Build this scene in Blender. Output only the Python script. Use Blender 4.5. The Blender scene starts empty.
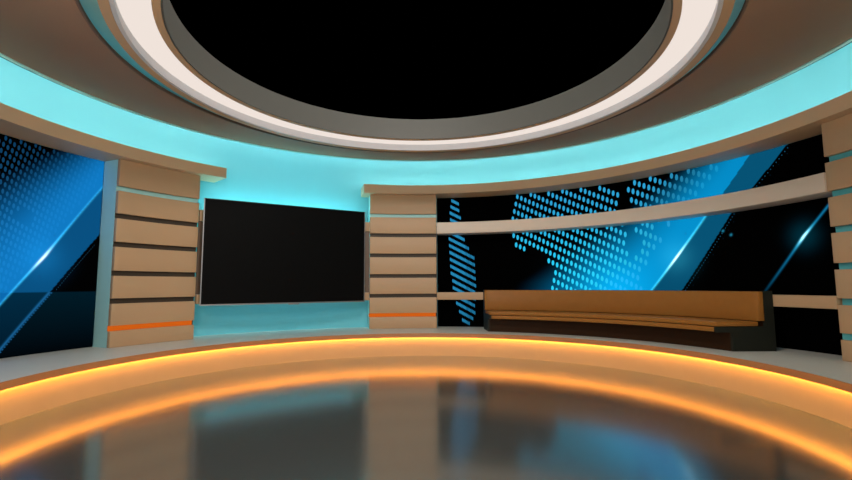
import bpy, math, random
from mathutils import Vector, Matrix
random.seed(3)
C = bpy.context.scene.collection
sin, cos, rad = math.sin, math.cos, math.radians

# ---------------------------------------------------------------- materials
def lin(r, g, b):
    f = lambda c: (c/255/12.92) if c/255 <= .04045 else ((c/255+.055)/1.055)**2.4
    return (f(r), f(g), f(b), 1)

def material(name, color, rough=.5, metal=0., spec=.5, noise=.06, scale=6., coat=0., bump=0.):
    m = bpy.data.materials.new(name); m.use_nodes = True
    nt = m.node_tree; n = nt.nodes; l = nt.links
    p = n['Principled BSDF']
    p.inputs['Roughness'].default_value = rough
    p.inputs['Metallic'].default_value = metal
    p.inputs['Specular IOR Level'].default_value = spec
    p.inputs['Coat Weight'].default_value = coat
    tc = n.new('ShaderNodeTexCoord'); nz = n.new('ShaderNodeTexNoise')
    nz.inputs['Scale'].default_value = scale; nz.inputs['Detail'].default_value = 3
    l.new(tc.outputs['Object'], nz.inputs['Vector'])
    mx = n.new('ShaderNodeMix'); mx.data_type = 'RGBA'
    c = color
    mx.inputs['A'].default_value = (c[0]*(1-noise), c[1]*(1-noise), c[2]*(1-noise), 1)
    mx.inputs['B'].default_value = (c[0]*(1+noise), c[1]*(1+noise), c[2]*(1+noise), 1)
    l.new(nz.outputs['Fac'], mx.inputs['Factor']); l.new(mx.outputs['Result'], p.inputs['Base Color'])
    if bump:
        b = n.new('ShaderNodeBump'); b.inputs['Strength'].default_value = bump; b.inputs['Distance'].default_value = .01
        nz2 = n.new('ShaderNodeTexNoise'); nz2.inputs['Scale'].default_value = 90
        l.new(tc.outputs['Object'], nz2.inputs['Vector']); l.new(nz2.outputs['Fac'], b.inputs['Height']); l.new(b.outputs['Normal'], p.inputs['Normal'])
    return m

def emitter(name, color, strength):
    m = bpy.data.materials.new(name); m.use_nodes = True
    nt = m.node_tree; n = nt.nodes
    n.remove(n['Principled BSDF'])
    e = n.new('ShaderNodeEmission'); e.inputs['Color'].default_value = (*color[:3], 1); e.inputs['Strength'].default_value = strength
    nt.links.new(e.outputs[0], n['Material Output'].inputs[0])
    return m

def display_material(name):
    m = bpy.data.materials.new(name); m.use_nodes = True
    nt = m.node_tree; n = nt.nodes; l = nt.links
    p = n['Principled BSDF']; p.inputs['Base Color'].default_value = (.001, .001, .001, 1)
    p.inputs['Roughness'].default_value = .35; p.inputs['Specular IOR Level'].default_value = 0.
    a = n.new('ShaderNodeAttribute'); a.attribute_name = 'picture'
    l.new(a.outputs['Color'], p.inputs['Emission Color']); p.inputs['Emission Strength'].default_value = 1
    return m

TAN = material('tan_laminate', (.55, .345, .19), .5, noise=.03, scale=2)
TAN2 = material('tan_laminate_shelf', (.70, .46, .27), .5, noise=.03, scale=2)
RAILM = material('beige_laminate', (.74, .60, .48), .45, noise=.03, scale=2)
BROWN = material('brown_panel', (.16, .10, .065), .5)
GAP_SHADE = material('dark_gap_shade', (.05, .034, .02), .6)  # colour stands for the shade in the gaps between slats
BODY = material('pale_pillar_body', (.45, .82, .80), .5, noise=.03)
CYANW = material('pale_cyan_wall', (.20, .60, .68), .7, spec=.1, noise=.02, scale=1)
TAUPE = material('taupe_ceiling', (.34, .20, .135), .6, spec=.05, noise=.04, scale=1)
GREYF = material('grey_ring_fascia', (.085, .085, .075), .6, noise=.04)
GREYL = material('light_grey_ring', (.62, .62, .64), .6)
RIM_SHADE = material('teal_rim_shade', (.03, .16, .19), .5)  # shade at the top of the wall, put into a colour
DECK = material('grey_deck', (.70, .69, .62), .42, noise=.04, scale=3)
FASC = material('orange_brown_fascia', (.50, .20, .07), .4, noise=.05)
RISER = material('riser_panel', (.44, .30, .165), .5, noise=.03)
SEAT = material('brown_leather', (.34, .135, .025), .4, spec=.25, noise=.08, scale=8, bump=.12)
BASE = material('dark_bench_base', (.03, .012, .004), .5, spec=.12)
ENDP = material('charcoal_bench_end', (.016, .018, .013), .5, spec=.2)
BLACK = material('black_plastic', (.008, .008, .009), .35)
TVGLASS = material('television_glass', (.0045, .0045, .0045), .5, spec=.04)
SILVER = material('silver_metal', (.30, .30, .31), .5, metal=.8)
DISPLAY = display_material('video_wall_picture')
LED_C = emitter('cyan_led', (.95, 1.0, 1.0), 18)
LED_C2 = emitter('cyan_led_soft', (.1, .6, .8), 1.6)
LED_C3 = emitter('cyan_led_cove', (.35, .93, 1.0), 20)
LED_O = emitter('amber_led', (1.0, .47, .085), 40)
LED_R = emitter('orange_led', lin(205, 92, 20), 1.0)
RINGLIGHT = emitter('warm_white_diffuser', lin(240, 227, 218), 1.0)
# glossy floor
FLOOR = material('polished_grey_floor', (.085, .092, .088), .16, metal=0., spec=.9, noise=.03, scale=2)
def floor_nodes():
    m = FLOOR; nt = m.node_tree; n = nt.nodes; l = nt.links
    p = n['Principled BSDF']
    g = n.new('ShaderNodeBsdfGlossy'); g.inputs['Color'].default_value = (.86, .88, .87, 1); g.inputs['Roughness'].default_value = .14
    mx = n.new('ShaderNodeMixShader'); lw = n.new('ShaderNodeLayerWeight'); lw.inputs['Blend'].default_value = .5
    cr = n.new('ShaderNodeValToRGB'); e = cr.color_ramp.elements
    e[0].position = .55; e[0].color = (.36, .36, .36, 1); e[1].position = .86; e[1].color = (.82, .82, .82, 1)
    k = e.new(.79); k.color = (.52, .52, .52, 1)
    l.new(lw.outputs['Facing'], cr.inputs['Fac']); l.new(cr.outputs['Color'], mx.inputs['Fac'])
    p.inputs['Specular IOR Level'].default_value = 0
    l.new(p.outputs[0], mx.inputs[1]); l.new(g.outputs[0], mx.inputs[2])
    l.new(mx.outputs[0], n['Material Output'].inputs[0])
floor_nodes()

# ---------------------------------------------------------------- geometry helpers (polar: azimuth 0 = +Y, clockwise)
def P(r, a, z):
    return (r*sin(rad(a)), r*cos(rad(a)), z)

def link(name, verts, faces, mat, parent=None, origin=(0, 0, 0), smooth=True, bevel=0.):
    o_ = Vector(origin)
    if parent is not None: o_ = Vector(parent['_o'])
    me = bpy.data.meshes.new(name)
    me.from_pydata([tuple(Vector(v)-o_) for v in verts], [], faces)
    me.materials.append(mat)
    import bmesh
    bm = bmesh.new(); bm.from_mesh(me)
    bmesh.ops.recalc_face_normals(bm, faces=bm.faces)
    if bevel:
        es = [e for e in bm.edges if len(e.link_faces) == 2 and e.calc_face_angle(0) > rad(40)]
        bmesh.ops.bevel(bm, geom=es, offset=bevel, segments=2, profile=.5, affect='EDGES')
    bm.to_mesh(me); bm.free()
    if smooth:
        me.shade_smooth(); me.set_sharp_from_angle(angle=rad(30))
    o = bpy.data.objects.new(name, me); C.objects.link(o)
    if parent is not None: o.parent = parent
    else: o.location = origin
    o['_o'] = tuple(o_)
    return o

def arc_geo(profile, a0, a1, step=1.):
    """sweep a closed (r,z) polygon from azimuth a0 to a1; a0/a1 numbers or functions of r"""
    f0 = a0 if callable(a0) else (lambda r: a0)
    f1 = a1 if callable(a1) else (lambda r: a1)
    r_ = profile[0][0]
    full = abs((f1(r_)-f0(r_))-360) < 1e-6
    n = max(2, int(math.ceil(abs(f1(r_)-f0(r_))/step)))
    k = len(profile); V = []; Fc = []
    for i in range(n if full else n+1):
        t = i/n
        for r, z in profile:
            V.append(P(r, f0(r)*(1-t)+f1(r)*t, z))
    m = n if full else n+1
    for i in range(n):
        j = (i+1) % m
        for q in range(k):
            q2 = (q+1) % k
            Fc.append((i*k+q, i*k+q2, j*k+q2, j*k+q))
    if not full:
        Fc.append(tuple(range(k))); Fc.append(tuple(n*k+q for q in range(k))[::-1])
    return V, Fc

def ring_geo(profile, step=1.):
    return arc_geo(profile, -180, 180, step)

def rect(r0, r1, z0, z1):
    return [(r0, z0), (r1, z0), (r1, z1), (r0, z1)]

def arc(name, profile, a0, a1, mat, parent=None, step=1., origin=(0, 0, 0), bevel=0.):
    V, Fc = arc_geo(profile, a0, a1, step)
    return link(name, V, Fc, mat, parent, origin, bevel=bevel)

def box_geo(M, x0, x1, y0, y1, z0, z1):
    V = [M @ Vector((x, y, z)) for x in (x0, x1) for y in (y0, y1) for z in (z0, z1)]
    return [tuple(v) for v in V], [(0, 1, 3, 2), (4, 6, 7, 5), (0, 4, 5, 1), (2, 3, 7, 6), (0, 2, 6, 4), (1, 5, 7, 3)]

def tag(o, label=None, cat=None, group=None, kind=None):
    if label: o['label'] = label
    if cat: o['category'] = cat
    if group: o['group'] = group
    if kind: o['kind'] = kind
    return o

def thing(name, loc, label, cat, group=None):
    o = bpy.data.objects.new(name, None); C.objects.link(o); o.location = loc; o.empty_display_size = .2
    o['_o'] = tuple(loc)
    return tag(o, label, cat, group)

ZP = .52            # height of the raised deck
# ---------------------------------------------------------------- setting
V, Fc = [], []
n = 180; V.append((0, 0, 0))
for i in range(n): V.append(P(5.0, i*2, 0))
Fc = [(0, 1+i, 1+(i+1) % n) for i in range(n)]
fl = link('floor', V, Fc, FLOOR, smooth=False)
tag(fl, 'round polished dark grey studio floor inside the lit step', 'floor', kind='structure')

w = arc('wall_back', rect(6.70, 6.80, ZP-.02, 5.30), -135, 135, CYANW)
tag(w, 'curved pale cyan wall glowing above the tan shelves', 'wall', kind='structure')

ce = link('ceiling', *ring_geo([(3.75, 4.465), (5.78, 4.865), (5.78, 4.90), (3.75, 4.50)]), TAUPE)
tag(ce, 'sloping taupe ceiling ring around the open centre', 'ceiling', kind='structure')
t1 = link('trim_1', *ring_geo([(5.785, 4.85), (5.84, 4.85), (5.84, 4.93), (5.785, 4.93)]), BODY)
tag(t1, 'thin pale cyan rim along the outer ceiling edge', 'trim', kind='structure')
t2 = link('trim_2', *ring_geo([(5.85, 4.868), (5.90, 4.868), (5.90, 4.95), (5.85, 4.95)]), RIM_SHADE)  # dark ring painted in for the shaded gap beyond the rim
tag(t2, 'thin dark teal ring with the shade outside the ceiling rim put into its colour', 'trim', kind='structure')
t5 = link('trim_5', *arc_geo(rect(5.92, 6.70, 5.31, 5.35), -135, 135), BODY)  # added out of view to bounce and even the cove light
tag(t5, 'unseen panel added above the cyan wall to bounce its light', 'trim', kind='structure')
t6 = link('trim_6', *ring_geo(rect(5.93, 5.95, 4.975, 5.005)), LED_C)  # added out of view to brighten the top of the wall
tag(t6, 'unseen light strip added above the ceiling rim to even the wall glow', 'trim', kind='structure')
t3 = link('trim_3', *ring_geo([(3.725, 4.462), (3.745, 4.462), (3.745, 4.505), (3.725, 4.505)]), BROWN)
tag(t3, 'dark brown inner edge of the taupe ceiling', 'trim', kind='structure')

# ---------------------------------------------------------------- ring light hanging in the ceiling opening
def ring_geo_w(profile): return ring_geo([(r+.035, z) for r, z in profile])
rl = thing('ceiling_ring_light', (0, 0, 4.43), 'huge round white ring light with tan lips around the black ceiling opening', 'light')
link('inner_fascia', *ring_geo_w([(2.98, 4.54), (3.0, 4.54), (3.02, 4.95), (3.0, 4.95)]), GREYF, rl)['label'] = 'grey inner band'
link('inner_lip', *ring_geo_w([(3.001, 4.535), (3.085, 4.535), (3.085, 4.60), (3.01, 4.60)]), TAN, rl)['label'] = 'tan inner lip'
link('diffuser', *ring_geo_w(rect(3.087, 3.415, 4.555, 4.60)), RINGLIGHT, rl)['label'] = 'glowing white diffuser'
link('outer_band', *ring_geo_w([(3.395, 4.43), (3.44, 4.43), (3.44, 4.60), (3.417, 4.60)]), GREYL, rl)['label'] = 'pale grey outer band'
link('outer_lip', *ring_geo_w(rect(3.442, 3.54, 4.428, 4.50)), TAN, rl)['label'] = 'tan outer lip'
link('recess_band', *ring_geo_w([(3.56, 4.74), (4.36, 4.74), (4.36, 4.64), (4.38, 4.64), (4.38, 4.76), (3.56, 4.76)]), BODY, rl)['label'] = 'cyan-tinted recess'
link('light_strip', *ring_geo_w(rect(3.98, 4.02, 4.565, 4.585)), LED_C2, rl)['label'] = 'hidden cyan strip'

rl.location.x = .04
# ---------------------------------------------------------------- raised platform with the amber-lit step
pl = thing('raised_platform', (0, 0, 0), 'ring-shaped grey raised platform with amber glowing step around the round floor', 'platform')
link('deck', *ring_geo(rect(4.86, 6.699, ZP-.04, ZP)), DECK, pl)['label'] = 'grey deck'
link('fascia', *ring_geo([(4.845, .425), (4.859, .425), (4.859, ZP), (4.845, ZP)]), FASC, pl)['label'] = 'orange-brown edge band'
link('riser', *ring_geo(rect(4.93, 4.97, 0.001, ZP-.045)), RISER, pl)['label'] = 'riser panel glowing amber'
link('light_strip', *ring_geo(rect(4.862, 4.926, .462, .472)), LED_O, pl)['label'] = 'amber light strip under the lip'

# ---------------------------------------------------------------- tan wall shelves with hidden cove lights
def shelf(a0, a1, label):
    am = (a0+a1)/2
    t = thing('light_shelf', P(6.2, am, 4.01), label, 'shelf', 'light shelves above the video walls')
    arc('board', rect(5.94, 6.60, 4.015, 4.24), a0, a1, TAN2, t)
    arc('light_strip', rect(6.26, 6.28, 4.242, 4.262), a0+.5, a1-.5, LED_C, t)['label'] = 'cyan light strip on the top'
    arc('baffle', rect(6.225, 6.24, 4.242, 4.296), a0+.4, a1-.4, BODY, t)  # unseen board added to keep the strip light off the ceiling
    return t
SH_L = shelf(-125, -45.3, 'left tan curved shelf ending above the left slatted pillar, wall glowing cyan above it')
SH_R = shelf(-13.2, 125, 'right tan curved shelf running from centre pillar to the right edge above the video wall')

# ---------------------------------------------------------------- slatted pillars
LV = [.52, .865, 1.36, 1.87, 2.405, 2.935, 3.455, 4.012]
GAPH = .048
TEAL = material('teal_gap_glow', (.10, .46, .50), .5)  # reflected cyan light in the right pillar gaps, put into the colour
def pillar(a0, a1, label, zb_=3.2, bmat=None, smat=None):
    bmat = bmat or GAP_SHADE
    am = (a0+a1)/2
    t = thing('slatted_pillar', P(6.4, am, ZP), label, 'pillar', 'slatted pillars on the platform')
    arc('body', rect(6.207, 6.595, ZP+.001, 4.012), a0, a1, BODY, t)['label'] = 'pale cyan-grey core'
    arc('gap_shading_sheet', rect(6.196, 6.204, ZP+.01, zb_), a0+.05, a1, bmat, t)['label'] = 'added sheet behind the slats with gap light and shade put into its colour'  # added sheet: dark for gap shade, teal for gaps lit cyan
    for i in range(7):
        z0 = LV[i] + (GAPH if i else .002); z1 = LV[i+1]-(GAPH if i < 6 else .002)
        arc('slat', rect(6.12, 6.194, z0, z1), a0-.02, a1-.05, TAN, t, bevel=.004)
    arc('light_strip', rect(6.165, 6.194, LV[1]-GAPH+.002, LV[1]+GAPH-.002), a0-.1, a1-.3, smat or LED_R, t)['label'] = 'teal strip with the cyan light in the gap put into its colour' if smat else 'orange light strip between the lowest slats'  # on the right pillar a plain teal strip stands for cyan light
    return t
pillar(-64.9, -49.85, 'left slatted tan pillar between the blue left video wall and the television')
pillar(-11.4, 4.9, 'centre slatted tan pillar right of the black television')
pillar(84.1, 103, 'right slatted tan pillar cut by the right edge of the picture', 3.9, TEAL, TEAL)

# ---------------------------------------------------------------- rails
def rail(a0, a1, z0, z1, label, r0=6.08, r1=6.22, mat=RAILM):
    am = (a0+a1)/2; V, Fc = arc_geo(rect(r0, r1, z0, z1), a0, a1)
    o = link('horizontal_rail', V, Fc, mat, None, P((r0+r1)/2, am, z0), bevel=.003)
    return tag(o, label, 'rail', 'beige rails across the video wall and behind the television')
rail(4.95, 84.0, 2.98, 3.27, 'upper beige curved rail crossing the right video wall', 6.10, 6.58)
rail(4.95, 84.0, 1.25, 1.44, 'lower beige curved rail passing behind the brown bench', 6.12, 6.26, TAN)
rail(-49.6, -11.5, 3.03, 3.27, 'upper tan rail behind the top of the television', 6.12, 6.22, TAN)
rail(-49.6, -11.5, 1.25, 1.45, 'lower tan rail behind the bottom of the television', 6.12, 6.22, TAN)
V, Fc = arc_geo(rect(6.17, 6.21, 1.455, 3.025), -49.6, -11.5)
bp = link('trim_4', V, Fc, BROWN, None, P(6.19, -30, 1.455))
tag(bp, 'brown wall panelling between the two tan rails behind the television', 'trim', kind='structure')
for nm, z0, z1, lb in (('cove_light', 3.30, 3.33, 'cyan cove light on the rail above the television back'),
                       ('cove_light', 1.20, 1.23, 'cyan cove light under the rail below the television')):
    V, Fc = arc_geo(rect(6.30, 6.42, z0, z1), -46, -15)
    tag(link(nm, V, Fc, LED_C3 if z0 > 2 else LED_C2, None, P(6.36, -30, z0)), lb, 'light', 'cove lights behind the television')

# ---------------------------------------------------------------- television
A = Vector((-4.56, 3.89, 0)); B = Vector((-1.33, 5.85, 0))
ex = (B-A).normalized(); ey = Vector((-ex.y, ex.x, 0)); mid = (A+B)/2; hw = (B-A).length/2
TM = Matrix(((ex.x, ey.x, 0, mid.x), (ex.y, ey.y, 0, mid.y), (0, 0, 1, 0), (0, 0, 0, 1)))
tv = thing('television', (mid.x, mid.y, 1.21), 'large black wall television with thin silver frame between two slatted pillars', 'television')
zb, zt = 1.215, 3.515
def tvbox(name, x0, x1, y0, y1, z0, z1, m, label=None):
    V, Fc = box_geo(TM, x0, x1, y0, y1, z0, z1)
    o = link(name, V, Fc, m, tv, smooth=False)
    if label: o['label'] = label
    return o
tvbox('screen', -hw+.022, hw-.022, -.012, .003, zb+.03, zt-.012, TVGLASS, 'switched-off black screen')
tvbox('housing', -hw+.01, hw-.01, .004, .07, zb+.01, zt-.01, BLACK)
V, Fc = [], []
for b in ((-hw, -hw+.02, zb, zt), (hw-.02, hw, zb, zt), (-hw+.02, hw-.02, zb, zb+.028)):
    v, f = box_geo(TM, b[0], b[1], -.02, .003, b[2], b[3]); k = len(V); V += v; Fc += [tuple(i+k for i in q) for q in f]
link('bezel', V, Fc, SILVER, tv, smooth=False)['label'] = 'thin silver frame'
tvbox('top_bezel', -hw+.02, hw-.02, -.016, .003, zt-.011, zt, BLACK, 'black upper frame edge')
tvbox('badge', -.03, .22, -.022, -.004, zb-.022, zb-.001, SILVER, 'small silver tab under the frame')
tvbox('wall_bracket', -.5, .5, .072, .42, 2.0, 2.6, BLACK)

# ---------------------------------------------------------------- video walls
def interp(pts, z):                      # pts: (az, z) rising in z
    if z <= pts[0][1]: p, q = pts[0], pts[1]
    elif z >= pts[-1][1]: p, q = pts[-2], pts[-1]
    else:
        for p, q in zip(pts, pts[1:]):
            if p[1] <= z <= q[1]: break
    return p[0]+(q[0]-p[0])*(z-p[1])/(q[1]-p[1])
def inside(poly, x, y):
    c = False; j = len(poly)-1
    for i in range(len(poly)):
        if (poly[i][1] > y) != (poly[j][1] > y) and x < (poly[j][0]-poly[i][0])*(y-poly[i][1])/(poly[j][1]-poly[i][1])+poly[i][0]: c = not c
        j = i
    return c
def clamp(x, a=0., b=1.): return max(a, min(b, x))
def ss(x): x = clamp(x); return x*x*(3-2*x)
def add(a, b, k=1.): return [a[i]+b[i]*k for i in range(3)]
MD = .1152                                # metres per degree at the wall
R1 = [(51.5, 1.5), (61.98, 2.99), (64.73, 3.34), (69.88, 4.02)]
R2 = [(56.99, 1.5), (66.53, 3.03), (75.7, 4.03)]
R3 = [(70.76, 1.51), (76.85, 2.41), (80.72, 2.88)]
L1 = [(-78.09, 1.35), (-72.72, 2.15), (-65.91, 3.34)]
L2 = [(-71.65, 1.54), (-65.33, 2.55)]
L2b = [(-77.62, .66), (-71.65, 1.54)]
BLUE = lin(4, 148, 210)[:3]; BAND = lin(6, 82, 116)[:3]; BRI = lin(70, 225, 255)[:3]
def pic_right(a, z):
    d1 = (interp(R1, z)-a)*MD*.76; d2 = (interp(R2, z)-a)*MD*.76; d3 = (interp(R3, z)-a)*MD*.76
    c = [0, 0, 0]
    if d1 > 0:
        W = 2.35 - .55*max(0, z-1.7)
        I = ss(1.12-d1/W)**1.25
        c = add(c, BLUE, I*(.86+.14*clamp((4-z)/2)))
        hot = math.exp(-((a-43.5)*MD/.75)**2-((z-1.55)/.6)**2)
        c = add(c, lin(0, 150, 200)[:3], .55*hot)
    elif d2 > 0:
        c = add(c, BAND, 1-.12*ss((2.4-z)))
    # bright diagonal
    gl = math.hypot((a-56.26)*MD, z-2.2)
    k = .35+.65*math.exp(-(gl/.75)**2)
    if z < 3.1:
        c = add(c, BRI, k*math.exp(-(d1/.021)**2)); c = add(c, [1, 1, 1], math.exp(-(gl/.22)**2-(d1/.018)**2)*1.2)
        c = add(c, BRI, .12*math.exp(-(gl/.30)**2))
    # third line
    g3 = math.hypot((a-76.85)*MD, z-2.41)
    k = clamp((z-1.35)/.9)*.75
    c = add(c, lin(20, 130, 180)[:3], k*math.exp(-(d3/.018)**2))
    c = add(c, BRI, math.exp(-(d3/.02)**2-(g3/.17)**2)*1.1); c = add(c, [.8, 1, 1], math.exp(-(d3/.016)**2-(g3/.1)**2))
    c = add(c, lin(0, 75, 95)[:3], math.exp(-(g3/.22)**2)*.35)
    for (aa, zz) in ((64.66, 2.65), (65.93, 2.56)):
        c = add(c, lin(50, 180, 220)[:3], math.exp(-(((a-aa)*MD)**2+(z-zz)**2)/.0004)*.6)
    return c
def pic_left(a, z):
    d1 = (interp(L1, z)-a)*MD*.81; d2 = (interp(L2, z)-a)*MD*.81; db = (interp(L2b, z)-a)*MD*.81
    c = [0, 0, 0]
    if z < 1.54:
        f = clamp((z-.5)/1.04)
        if d1 > 0: c = list(lin(10, 105, 175)[:3])
        elif db > 0: c = [v*(.35+.65*f) for v in lin(0, 42, 66)[:3]]
        else: c = [v*(.1+.9*f) for v in lin(0, 26, 38)[:3]]
        c = add(c, lin(24, 90, 140)[:3], math.exp(-(db/.022)**2))
    else:
        if d1 > 0:
            I = ss(1.1-d1/(1.75-.45*max(0, z-2.2)))**1.25*.9
            c = add(c, lin(16, 128, 205)[:3], I)
        elif d2 > 0: c = add(c, lin(8, 84, 135)[:3], .9)
    gl = math.hypot((a+72.97)*MD, z-2.11)
    k = .35+.65*math.exp(-(gl/.6)**2)
    c = add(c, lin(60, 200, 255)[:3], k*math.exp(-(d1/.018)**2)); c = add(c, [1, 1, 1], math.exp(-(gl/.16)**2-(d1/.02)**2)*1.1)
    c = add(c, lin(30, 160, 240)[:3], .15*math.exp(-(gl/.3)**2))
    return c

def grid(fn, a0, a1, z0, z1, r, st=.02):
    na = int((a1-a0)*MD/st); nz = int((z1-z0)/st)
    V, Fc, K = [], [], []
    for i in range(na+1):
        a = a0+(a1-a0)*i/na
        for j in range(nz+1):
            z = z0+(z1-z0)*j/nz
            V.append(P(r, a, z)); K.append(fn(a, z))
    for i in range(na):
        for j in range(nz):
            k = i*(nz+1)+j; Fc.append((k, k+1, k+nz+2, k+nz+1))
    return V, Fc, K
def add_dot(V, Fc, K, a, z, r, rx, rz, col, n=8, tilt=0.):
    k = len(V)
    for i in range(n):
        t = 2*math.pi*i/n; x = rx*cos(t); y = rz*sin(t)+tilt*x
        V.append(P(r, a+x/MD, z+y)); K.append(col)
    Fc.append(tuple(range(k, k+n)))
CONT = [(21.27,3.97),(22.4,4.3),(33.64,4.53),(42.31,4.53),(52.52,4.62),(67.78,4.56),(67.54,4.17),(59.31,3.26),(55.13,2.89),(53.44,2.47),(51.01,2.12),(49.36,1.83),(50.72,1.45),(29.99,1.44),(31.39,1.77),(31.48,2.1),(29.77,2.33),(28.94,2.54),(26.91,2.47),(22.87,2.67),(22.04,3.13),(23.34,3.87)]
HOLES = [[(43.47,4.16),(48.41,4.25),(48.22,3.79),(44.84,3.94)],
         [(47.0,3.76),(48.0,3.75),(48.11,3.05),(49.69,2.62),(48.96,2.26),(47.2,2.27),(47.09,2.99),(45.68,3.48)],
         [(52.74,2.99),(55.2,3.04),(54.28,2.66),(52.81,2.72)]]
LENS = [(8.52,4.3),(9.48,4.3),(10.38,3.53),(10.8,3.06),(12.17,2.65),(13.77,2.3),(13.9,1.49),(13.58,.81),(11.46,.49),(10.1,.83),(8.53,1.49),(7.67,2.44),(7.74,3.26)]
def build_wall(side):
    if side == 'r':
        a0, a1, fn = 4.95, 84.05, pic_right
        t = thing('video_wall', P(6.6, 45, ZP), 'long curved right video wall with blue dotted map and glowing diagonals behind the bench', 'video wall', 'curved video walls')
    else:
        a0, a1, fn = -110, -64.95, pic_left
        t = thing('video_wall', P(6.6, -88, ZP), 'left video wall with blue dots and diagonal streak beside the left pillar', 'video wall', 'curved video walls')
    V, Fc, K = grid(fn, a0, a1, ZP+.004, 4.012, 6.60)
    rd = 6.595
    if side == 'r':
        e1 = (.905/MD*.115, -.055); 
        ax, az = .104/MD, -.055      # step along a row
        bx, bz = -.045/MD, -.195     # step to the next row
        for i in range(-60, 120):
            for j in range(-30, 30):
                a = 23.91+i*ax+j*bx; z = 3.95+i*az+j*bz
                if not (5.2 < a < 74 and ZP+.08 < z < 3.99): continue
                if inside(CONT, a, z) and not any(inside(h, a, z) for h in HOLES):
                    d1 = (interp(R1, z)-a)*MD*.76
                    if d1 < .12: continue
                    fade = clamp((d1-.05)/1.1)
                    low = ss((3.7-z)/2)
                    vis = .5+.5*fade if z < 3 else .22+.78*clamp((d1-.4)/1.1)
                    col = lin(44, 158, 208)[:3]; hi = lin(40, 212, 252)[:3]
                    c = [(col[q]*(1-low)+hi[q]*low)*vis for q in range(3)]
                    bg = fn(a, z); c = [max(c[q], bg[q]+.20*hi[q]*(.35+.65*fade)) for q in range(3)]
                    add_dot(V, Fc, K, a, z, rd, .035, .069, c)
        # narrow slanted bars of the left landmass
        for j in range(-34, 14):
            for i in range(-9, 22):
                a = 8.2+i*ax*.33+j*bx*.2; z = 3.95+i*az*.33+j*.187
                if ZP+.06 < z < 3.99 and inside(LENS, a, z):
                    f = clamp((z-.5)/1.2)
                    add_dot(V, Fc, K, a, z, rd, .0168 if a < 11.6 else .0125, .052, [v*(.75+.25*f) for v in lin(40, 140, 188)[:3]], 8, -.5)
        for i in range(70):
            z = 1.3+i*.05
            if z > 3.98: break
            a = interp(R2, z)+.075/MD
            add_dot(V, Fc, K, a, z, rd, .008, .009, lin(30, 100, 135)[:3], 6)
            if i % 3 == 0: add_dot(V, Fc, K, a+.09/MD, z, rd, .006, .006, lin(14, 50, 70)[:3], 5)
    else:
        ax, az = .068/MD, -.032; bx, bz = -.026/MD, -.107
        for i in range(-90, 90):
            for j in range(-60, 60):
                a = -78.0+i*ax+j*bx; z = 3.9+i*az+j*bz
                if not (-95 < a < -65.6 and 1.6 < z < 3.99): continue
                d1 = (interp(L1, z)-a)*MD*.81
                if d1 < .1: continue
                fade = clamp((d1-.1)/1.3)
                if math.hypot((a+76.0)*MD, (z-2.75)*1.2) < .14: continue
                bg = fn(a, z); col = lin(26, 92, 140)[:3]
                c = [bg[q]+col[q]*(.14+.66*fade)*clamp(.6+.4*(3.6-z)) for q in range(3)]
                add_dot(V, Fc, K, a, z, rd, .022, .043, c, 8)
        for i in range(40):
            z = 1.58+i*.037
            a = interp(L2, z)+.07/MD
            if a < -65.6: add_dot(V, Fc, K, a, z, rd, .006, .007, lin(40, 90, 120)[:3], 6)
        for i in range(26):                # saw-tooth along the lower diagonal
            z = .62+i*.036
            a = interp(L2b, z)+.035/MD
            if z < 1.53: add_dot(V, Fc, K, a, z, rd, .016, .012, lin(22, 84, 130)[:3], 4)
    me = bpy.data.meshes.new('display'); o_ = Vector(t['_o'])
    me.from_pydata([tuple(Vector(v)-o_) for v in V], [], Fc)
    at = me.color_attributes.new('picture', 'FLOAT_COLOR', 'POINT')
    at.data.foreach_set('color', [x for k in K for x in (k[0], k[1], k[2], 1.)])
    me.materials.append(DISPLAY)
    d = bpy.data.objects.new('display', me); C.objects.link(d); d.parent = t
    d['label'] = 'glowing blue picture'
    arc('casing', rect(6.605, 6.68, ZP+.002, 4.013), a0, a1, BLACK, t)
    return t
build_wall('r'); build_wall('l')

# ---------------------------------------------------------------- bench
be = thing('curved_bench', P(5.6, 46, ZP), 'long curved brown padded bench on the platform before the right video wall', 'bench')
def c0(off=0.): return lambda r: math.degrees(math.asin((1.70+off)/r))
def c1(off=0.): return lambda r: math.degrees(math.acos((1.60+off)/r))
arc('base', rect(5.42, 6.05, ZP+.002, .835), c0(.045), c1(.045), BASE, be)['label'] = 'dark brown plinth'
arc('back_shell', rect(5.96, 6.10, .84, 1.50), c0(.045), c1(.045), BASE, be)['label'] = 'dark brown rear shell'
arc('seat', rect(5.17, 5.80, .838, .915), c0(.047), c1(.047), SEAT, be, bevel=.012)
arc('cushion', rect(5.18, 5.85, .925, 1.005), c0(.0), c1(.0), SEAT, be, bevel=.018)
arc('backrest', [(5.85, 1.01), (5.955, 1.01), (5.955, 1.495), (5.88, 1.495)], c0(.0), c1(.0), SEAT, be, bevel=.012)
def end_panel(axis):
    prof = [(5.42, ZP+.002), (6.11, ZP+.002), (6.11, 1.505), (5.96, 1.505), (5.96, .922), (5.17, .922), (5.17, .83), (5.42, .83)]
    V = []
    for s in (0, .04):
        for r, z in prof:
            if axis == 'x': x = 1.70+s; V.append((x, math.sqrt(r*r-x*x), z))
            else: y = 1.60+s; V.append((math.sqrt(r*r-y*y), y, z))
    k = len(prof)
    Fc = [tuple(range(k)), tuple(range(k, 2*k))[::-1]]+[(i, (i+1) % k, (i+1) % k+k, i+k) for i in range(k)]
    link('end_panel', V, Fc, ENDP, be, smooth=False)['label'] = 'charcoal side panel'
end_panel('x'); end_panel('y')

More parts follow.
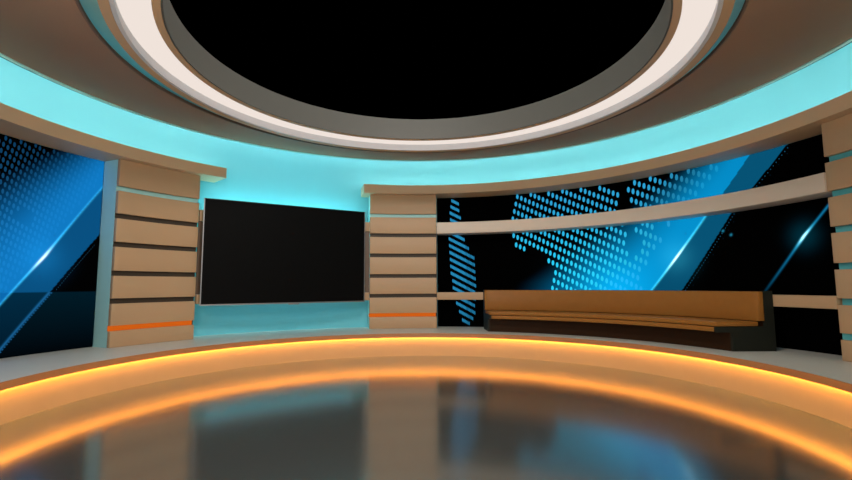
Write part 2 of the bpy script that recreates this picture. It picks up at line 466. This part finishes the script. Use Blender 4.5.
# ---------------------------------------------------------------- camera
cam = bpy.data.cameras.new('camera'); co = bpy.data.objects.new('camera', cam); C.objects.link(co)
cam.sensor_width = 36; cam.lens = 36*462.4/852; cam.clip_start = .05
yaw, pitch, roll = .0205, .098, -.0045
f = Vector((sin(yaw)*cos(pitch), cos(yaw)*cos(pitch), sin(pitch)))
rt = Vector((cos(yaw), -sin(yaw), 0)); up = rt.cross(f)
# image right/up axes after roll: world offset u = c*x - s*y, v = s*x + c*y
c_, s_ = cos(roll), sin(roll)
X = rt*c_ + up*s_; Y = -rt*s_ + up*c_
co.matrix_world = Matrix(((X.x, Y.x, -f.x, 0), (X.y, Y.y, -f.y, -6), (X.z, Y.z, -f.z, 1.62), (0, 0, 0, 1)))
bpy.context.scene.camera = co

# ---------------------------------------------------------------- lights
def area(name, loc, target, sx, sy, power, color):
    l = bpy.data.lights.new(name, 'AREA'); l.shape = 'RECTANGLE'; l.size = sx; l.size_y = sy; l.energy = power; l.color = color
    o = bpy.data.objects.new(name, l); C.objects.link(o); o.location = loc
    o.rotation_euler = (Vector(target)-Vector(loc)).to_track_quat('-Z', 'Y').to_euler()
area('unseen_fill_left', (-2.2, -4.8, 3.9), (-.5, 6, 3.5), 2.0, .9, 140, (1, .93, .86))  # added fill behind the camera, no such lamp in the set
area('unseen_fill_low', (0, -5.4, .75), (0, 3, 4.6), 3.0, .6, 75, (1, .9, .8))  # added fill from below, brightens the lips and ceiling
area('studio_key', (.3, -2.0, 6.0), (-1.5, 5, 1.5), 1.1, 1.1, 230, (1, .93, .86))
area('unseen_fill_right', (2.2, -4.8, 3.9), (.0, 6, 3.5), 2.0, .9, 35, (1, .93, .86))  # weaker fill added out of view on the right

w = bpy.data.worlds.new('World'); bpy.context.scene.world = w; w.use_nodes = True
w.node_tree.nodes['Background'].inputs[0].default_value = (0, 0, 0, 1); w.node_tree.nodes['Background'].inputs[1].default_value = 0
for o in bpy.data.objects:
    if '_o' in o: del o['_o']
vs = bpy.context.scene.view_settings
vs.view_transform = 'Standard'; vs.look = 'None'; vs.gamma = 1; vs.exposure = 0; vs.use_curve_mapping = False
